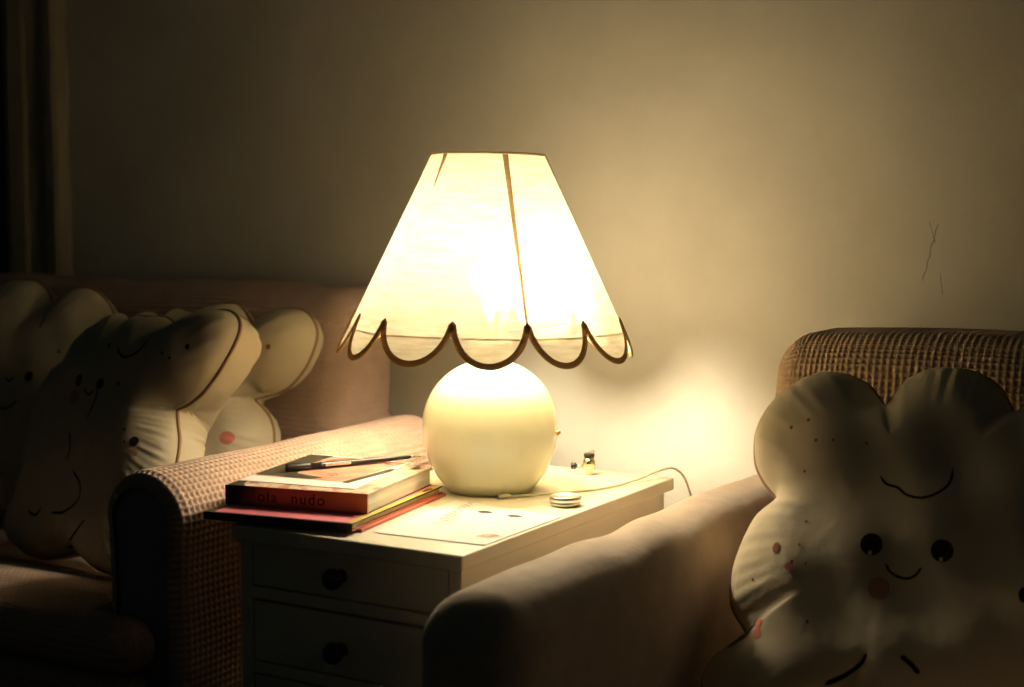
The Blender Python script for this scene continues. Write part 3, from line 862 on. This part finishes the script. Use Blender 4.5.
def build_table_things():
    # thin red booklet at the bottom of the pile
    z = TZ
    t = thing('booklet', 'thin red paper booklet at the bottom of the book pile', 'booklet', (-.197, -.400, z), math.radians(9.2), 'books piled on the drawers')
    box('cover', (.004, .224, .006, .272, 0, .0042), MT['redpaper'], t, .0004)
    z += .0044
    # hardcover picture book, pink front with yellow band
    t = thing('picture_book', 'thin hardcover picture book with pink cover under the thick paperback', 'book', (-.198, -.412, z), math.radians(9.2), 'books piled on the drawers')
    W, D, H = .222, .284, .0105
    box('pages', (.003, W-.004, .004, D-.004, .0018, H-.0018), MT['pages2'], t, .0003)
    c = box('cover', (0, W, 0, D, H-.0018, H), MT['darkcover'], t, .0004)
    quad_sheet('cover_print', [(.014, .0035), (W-.010, .0035), (W-.010, D-.004), (.014, D-.004)], H+.0000, H+.0002, MT['pinkcover'], c)
    quad_sheet('yellow_band', [(W-.0098, .0035), (W-.001, .0035), (W-.001, D-.002), (W-.0098, D-.002)], H, H+.0002, MT['yellow'], c)
    poly_sheet('band_print', [(W-.0095, .232), (W-.004, .227), (W-.002, .252), (W-.006, .260), (W-.0095, .252)], H+.0003, MT['olive'], c)
    box('back_cover', (0, W, 0, D, 0, .0018), MT['redpaper'], t, .0004)
    box('spine', (0, W, -.0012, .0015, 0, H), MT['darkcover'], t, .0004)  # near-black colour carries the shade of the unlit front edge
    z += H+.0004
    # thick paperback, red spine
    t = thing('paperback_book', 'thick paperback with red spine lettering lying on the pink book', 'book', (-.206, -.360, z), math.radians(11.5), 'books piled on the drawers')
    W, D, H = .213, .222, .0265
    box('pages', (.001, W-.0015, .002, D-.0015, .0008, H-.0008), MT['pages'], t, .0003)
    c = box('cover', (0, W, 0, D, H-.0008, H), MT['coverart'], t, .0002)
    poly_sheet('cover_print', [(.002, .001), (.030, .001), (.020, .015), (.012, .05), (.002, .08)], H+.0001, MT['olive'], c)
    box('back_cover', (0, W, 0, D, 0, .0008), MT['darkcover'], t, .0002)
    sp = box('spine', (0, W, -.0012, .0022, 0, H), MT['spine'], t, .0007)
    for txt, x, sz in (('ola', .050, .021), ('nudo', .100, .0215)):
        cu = bpy.data.curves.new('spine_lettering', 'FONT'); cu.body = txt; cu.size = sz; cu.extrude = .0001; cu.space_character = 1.2
        tmp = bpy.data.objects.new('tmp', cu); COL.objects.link(tmp)
        dg = bpy.context.evaluated_depsgraph_get(); dg.update()
        me = bpy.data.meshes.new_from_object(tmp.evaluated_get(dg))
        bpy.data.objects.remove(tmp)
        o = link('spine_lettering', me, MT['ink'], sp, False)
        o.rotation_euler = (PI/2, 0, 0); o.location = (x, -.0014, .0068)
    ztop = z+H
    # loose leaflet with a printed picture, lying on the paperback
    zl = ztop+.0004
    t = thing('leaflet', 'white bordered picture leaflet lying on top of the thick paperback', 'leaflet', (0, 0, zl), 0)
    L_ = LEAF
    quad_sheet('sheet', L_, 0, .0006, MT['paper'], t)
    L = np.array(L_)
    def at(a, b):   # bilinear coordinates on the leaflet
        p = (L[0]*(1-a)+L[1]*a)*(1-b)+(L[3]*(1-a)+L[2]*a)*b
        return tuple(p)
    pic = quad_sheet('picture', [at(.02, .17), at(.80, .17), at(.98, .96), at(.02, .96)], .0007, .0008, MT['peach'], t)
    poly_sheet('picture_dark_shape', [at(.0, .20), at(.22, .2), at(.30, .33), at(.26, .45), at(.20, .6), at(.24, .97), at(.0, .97)], .0009, MT['olive'], pic)  # dark printed shapes of the picture
    poly_sheet('picture_dark_shape', [at(.22, .19), at(.50, .18), at(.58, .25), at(.40, .30), at(.28, .33)], .00105, MT['olive'], pic)
    strokes('picture_swirl', [[at(.30, .72), at(.34, .86), at(.48, .95), at(.60, .86), at(.55, .78)], [at(.56, .9), at(.66, .86), at(.78, .9), at(.88, .84)], [at(.40, .70), at(.42, .82), at(.50, .84)]], .004, .0011, MT['rose'], pic)
    strokes('picture_lettering', [[at(.56, .36), at(.60, .40), at(.64, .38)], [at(.60, .33), at(.63, .36)]], .0012, .0011, MT['ink'], pic)
    poly_sheet('picture_frame_line', [at(.80, .16), at(.86, .16), at(1.0, .60), at(1.0, .72), at(.95, .70)], .0011, MT['olive'], pic)
    # pen lying across the leaflet
    zp = zl+.0012
    a = np.array(PEN[0]); b = np.array(PEN[1]); d = b-a; ln = float(np.linalg.norm(d)); ang = math.atan2(d[1], d[0])
    t = thing('pen', 'dark grey ballpoint pen lying across the picture leaflet', 'pen', (a[0], a[1], zp), ang)
    r = .0046
    lathe('barrel', [(0, 0), (r*.85, 0), (r, .001), (r, .050), (r*1.08, .051), (r*1.08, .055), (r, .056), (r*.96, ln*.62), (r*.62, ln*.88), (r*.55, ln*.90), (0, ln*.90)], MT['pen'], t, 24, (0, 0, r*1.08), 'X')
    lathe('cap', [(0, -.001), (r*1.1, -.001), (r*1.22, .001), (r*1.22, .034), (r*1.05, .036), (0, .036)], MT['black'], t, 24, (0, 0, r*1.22), 'X')
    lathe('tip', [(0, ln*.90), (r*.5, ln*.90), (r*.42, ln*.93), (r*.16, ln*.99), (0, ln)], MT['steel'], t, 20, (0, 0, r*1.08), 'X')
    bm = bmesh.new(); box_bm(bm, .062, .098, -.0066, -.0050, r*.8, r*1.5, .0005)
    box_bm(bm, .058, .064, -.0066, -.002, r*.8, r*1.5, .0004)
    bm_obj('clip', bm, MT['steel'], t, False)
    # letter
    zl = TZ+.0006
    P4 = [(.036, -.352), (.199, -.343), (.1985, -.143), (.012, -.118)]
    t = thing('letter', 'white sheet with faint handwriting at the front of the drawers top', 'paper', (0, 0, zl))
    quad_sheet('sheet', P4, 0, .0006, MT['paper'], t)
    L = np.array(P4)
    rows = []
    g = random.Random(3)
    for (a0, b0, a1, b1) in ((.30, .33, .16, 1.0), (.37, .36, .27, .66), (.24, .50, .19, .72)):   # lines of joined-up writing
        n = int(38*abs(b1-b0)); line = []
        for k in range(n+1):
            f = k/n; w = (.018+.030*g.random())*(1 if k % 2 else -1)
            line.append(at(a0+(a1-a0)*f+w, min(.985, b0+(b1-b0)*f+.008*g.random())))
        rows.append(line)
    strokes('handwriting', rows, .0006, .00075, MT['faint'], t)
    for (u, v) in ((.42, .81), (.69, .82)):
        strokes('printed_mark', [[at(u-.05, v-.02), at(u-.02, v+.022), at(u+.05, v+.012), at(u+.02, v-.024), at(u-.04, v-.018)], [at(u-.04, v), at(u+.05, v+.004)]], .0026, .0008, MT['olive'], t)
    strokes('stamp', [[at(.80, .18), at(.84, .28), at(.93, .26), at(.90, .20), at(.82, .20)], [at(.79, .20), at(.97, .25)], [at(.84, .19), at(.92, .29)]], .0020, .0008, MT['stamp'], t)
    # tin
    t = thing('balm_tin', 'small flat round silver tin on the right edge of the drawers top', 'tin', (.163, -.066, TZ+.0004))
    R = .0225
    lathe('tin_base', [(0, 0), (R*.9, 0), (R*.965, .001), (R*.965, .0075), (0, .0075)], MT['tin'], t, 48)
    lathe('tin_lid', [(0, .0128), (R*.86, .0128), (R*.90, .0136), (R*.96, .0132), (R, .0118), (R*1.0, .0062), (R*.972, .0056), (R*.972, .0076), (0, .0077)], MT['tin'], t, 48)
    # small metal trinket: ball with dark crown and a side stem
    t = thing('trinket', 'tiny shiny metal trinket with dark ends standing behind the silver tin', 'trinket', (.079, .168, TZ+.0003), math.radians(22))
    prof = [(0, 0), (.0045, 0), (.006, .0018), (.0046, .004), (.0072, .008), (.0098, .014), (.0102, .019), (.0088, .024), (.0070, .0275), (0, .0275)]
    lathe('ball', prof, MT['gold'], t, 32)
    lathe('crown', [(0, .0274), (.0078, .0274), (.0086, .030), (.0084, .0335), (.0066, .0345), (.0, .0335)], MT['black'], t, 28)
    bm = bmesh.new(); box_bm(bm, .001, .0085, -.003, .003, .0338, .0395, .001); bm_obj('crown_tab', bm, MT['steel'], t, False)
    lathe('stem', [(0, 0), (.0026, 0), (.0026, .013), (0, .013)], MT['steel'], t, 16, (-.0215, 0, .0135), 'X')
    lathe('stem_cap', [(0, 0), (.0050, 0), (.0056, .0008), (.0056, .0066), (.0050, .0074), (0, .0074)], MT['black'], t, 20, (-.0285, 0, .0135), 'X')
    lathe('ball_mark', [(0, -.0006), (.0018, -.0006), (.0018, .0006), (0, .0006)], MT['black'], t, 14, (-.0012, -.0100, .0205), 'Y')
    # charging cable
    pts = CABLE
    t = thing('charging_cable', 'thin cream cable running from the lamp foot over the back corner', 'cable', tuple(pts[0]))
    P = spline(np.array(pts)-np.array(pts[0]), 14)
    tube('cord', P, .0019, MT['cable'], t, n=10)
    d0 = P[4]-P[0]; ang = math.atan2(d0[1], d0[0])
    lathe('plug', [(0, 0), (.0030, 0), (.0034, .0006), (.0034, .015), (.0022, .019), (0, .019)], MT['cable'], t, 16, (-.019, 0, .0014), 'X').rotation_euler = (0, 0, ang)

# ================================================================== CAMERA, LIGHT
def build_added_wall_spot():
    # extra spot added beside the bulb to brighten the wall behind the lamp
    l = bpy.data.lights.new('added_wall_spot', 'SPOT'); o = bpy.data.objects.new('added_wall_spot', l); COL.objects.link(o)
    l.energy = SPOT_W; l.color = (1, .88, .65); l.spot_size = math.radians(112); l.spot_blend = 1.0; l.shadow_soft_size = .042
    o.location = (.010, .035, .905)
    d = Vector((.02, 1, .12)); o.rotation_euler = d.to_track_quat('-Z', 'Y').to_euler()

def build_camera():
    cam = bpy.data.cameras.new('camera'); o = bpy.data.objects.new('camera', cam); COL.objects.link(o)
    o.location = (1.125, -1.848, 1.023)
    o.rotation_euler = (math.radians(90-4.9), 0, math.radians(30.5))
    cam.sensor_width = 36; cam.lens = 1450/1024*36; cam.clip_start = .05
    cam.dof.use_dof = True; cam.dof.focus_distance = 2.06; cam.dof.aperture_fstop = 3.5
    SC.camera = o
def build_world():
    w = bpy.data.worlds.new('night_room'); SC.world = w; w.use_nodes = True
    bg = w.node_tree.nodes['Background']; bg.inputs['Color'].default_value = (.62, .86, .80, 1); bg.inputs['Strength'].default_value = WORLD
    vs = SC.view_settings
    SC.display_settings.display_device = 'sRGB'
    vs.view_transform = 'Standard'; vs.look = 'None'; vs.gamma = 1.0; vs.exposure = 0.0; vs.use_curve_mapping = False
WORLD = .007
BULB_Z = .935
ANG0 = math.radians(48.0)
LEAF = [(-.210, -.328), (-.030, -.301), (-.088, -.086), (-.262, -.098)]
PEN = [(-.192, -.247), (-.086, -.056)]
CABLE = [(.069, -.06, TZ+.0022), (.10, -.02, TZ+.0022), (.153, .062, TZ+.0022), (.172, .14, TZ+.004), (.185, .20, TZ+.011), (.197, .235, TZ+.010), (.207, .262, TZ-.02), (.212, .285, TZ-.10), (.21, .30, TZ-.30)]
build_room(); build_nightstand(); build_lamp(); build_sofa(); build_armchair(); build_cushions(); build_table_things(); build_added_wall_spot(); build_camera(); build_world()
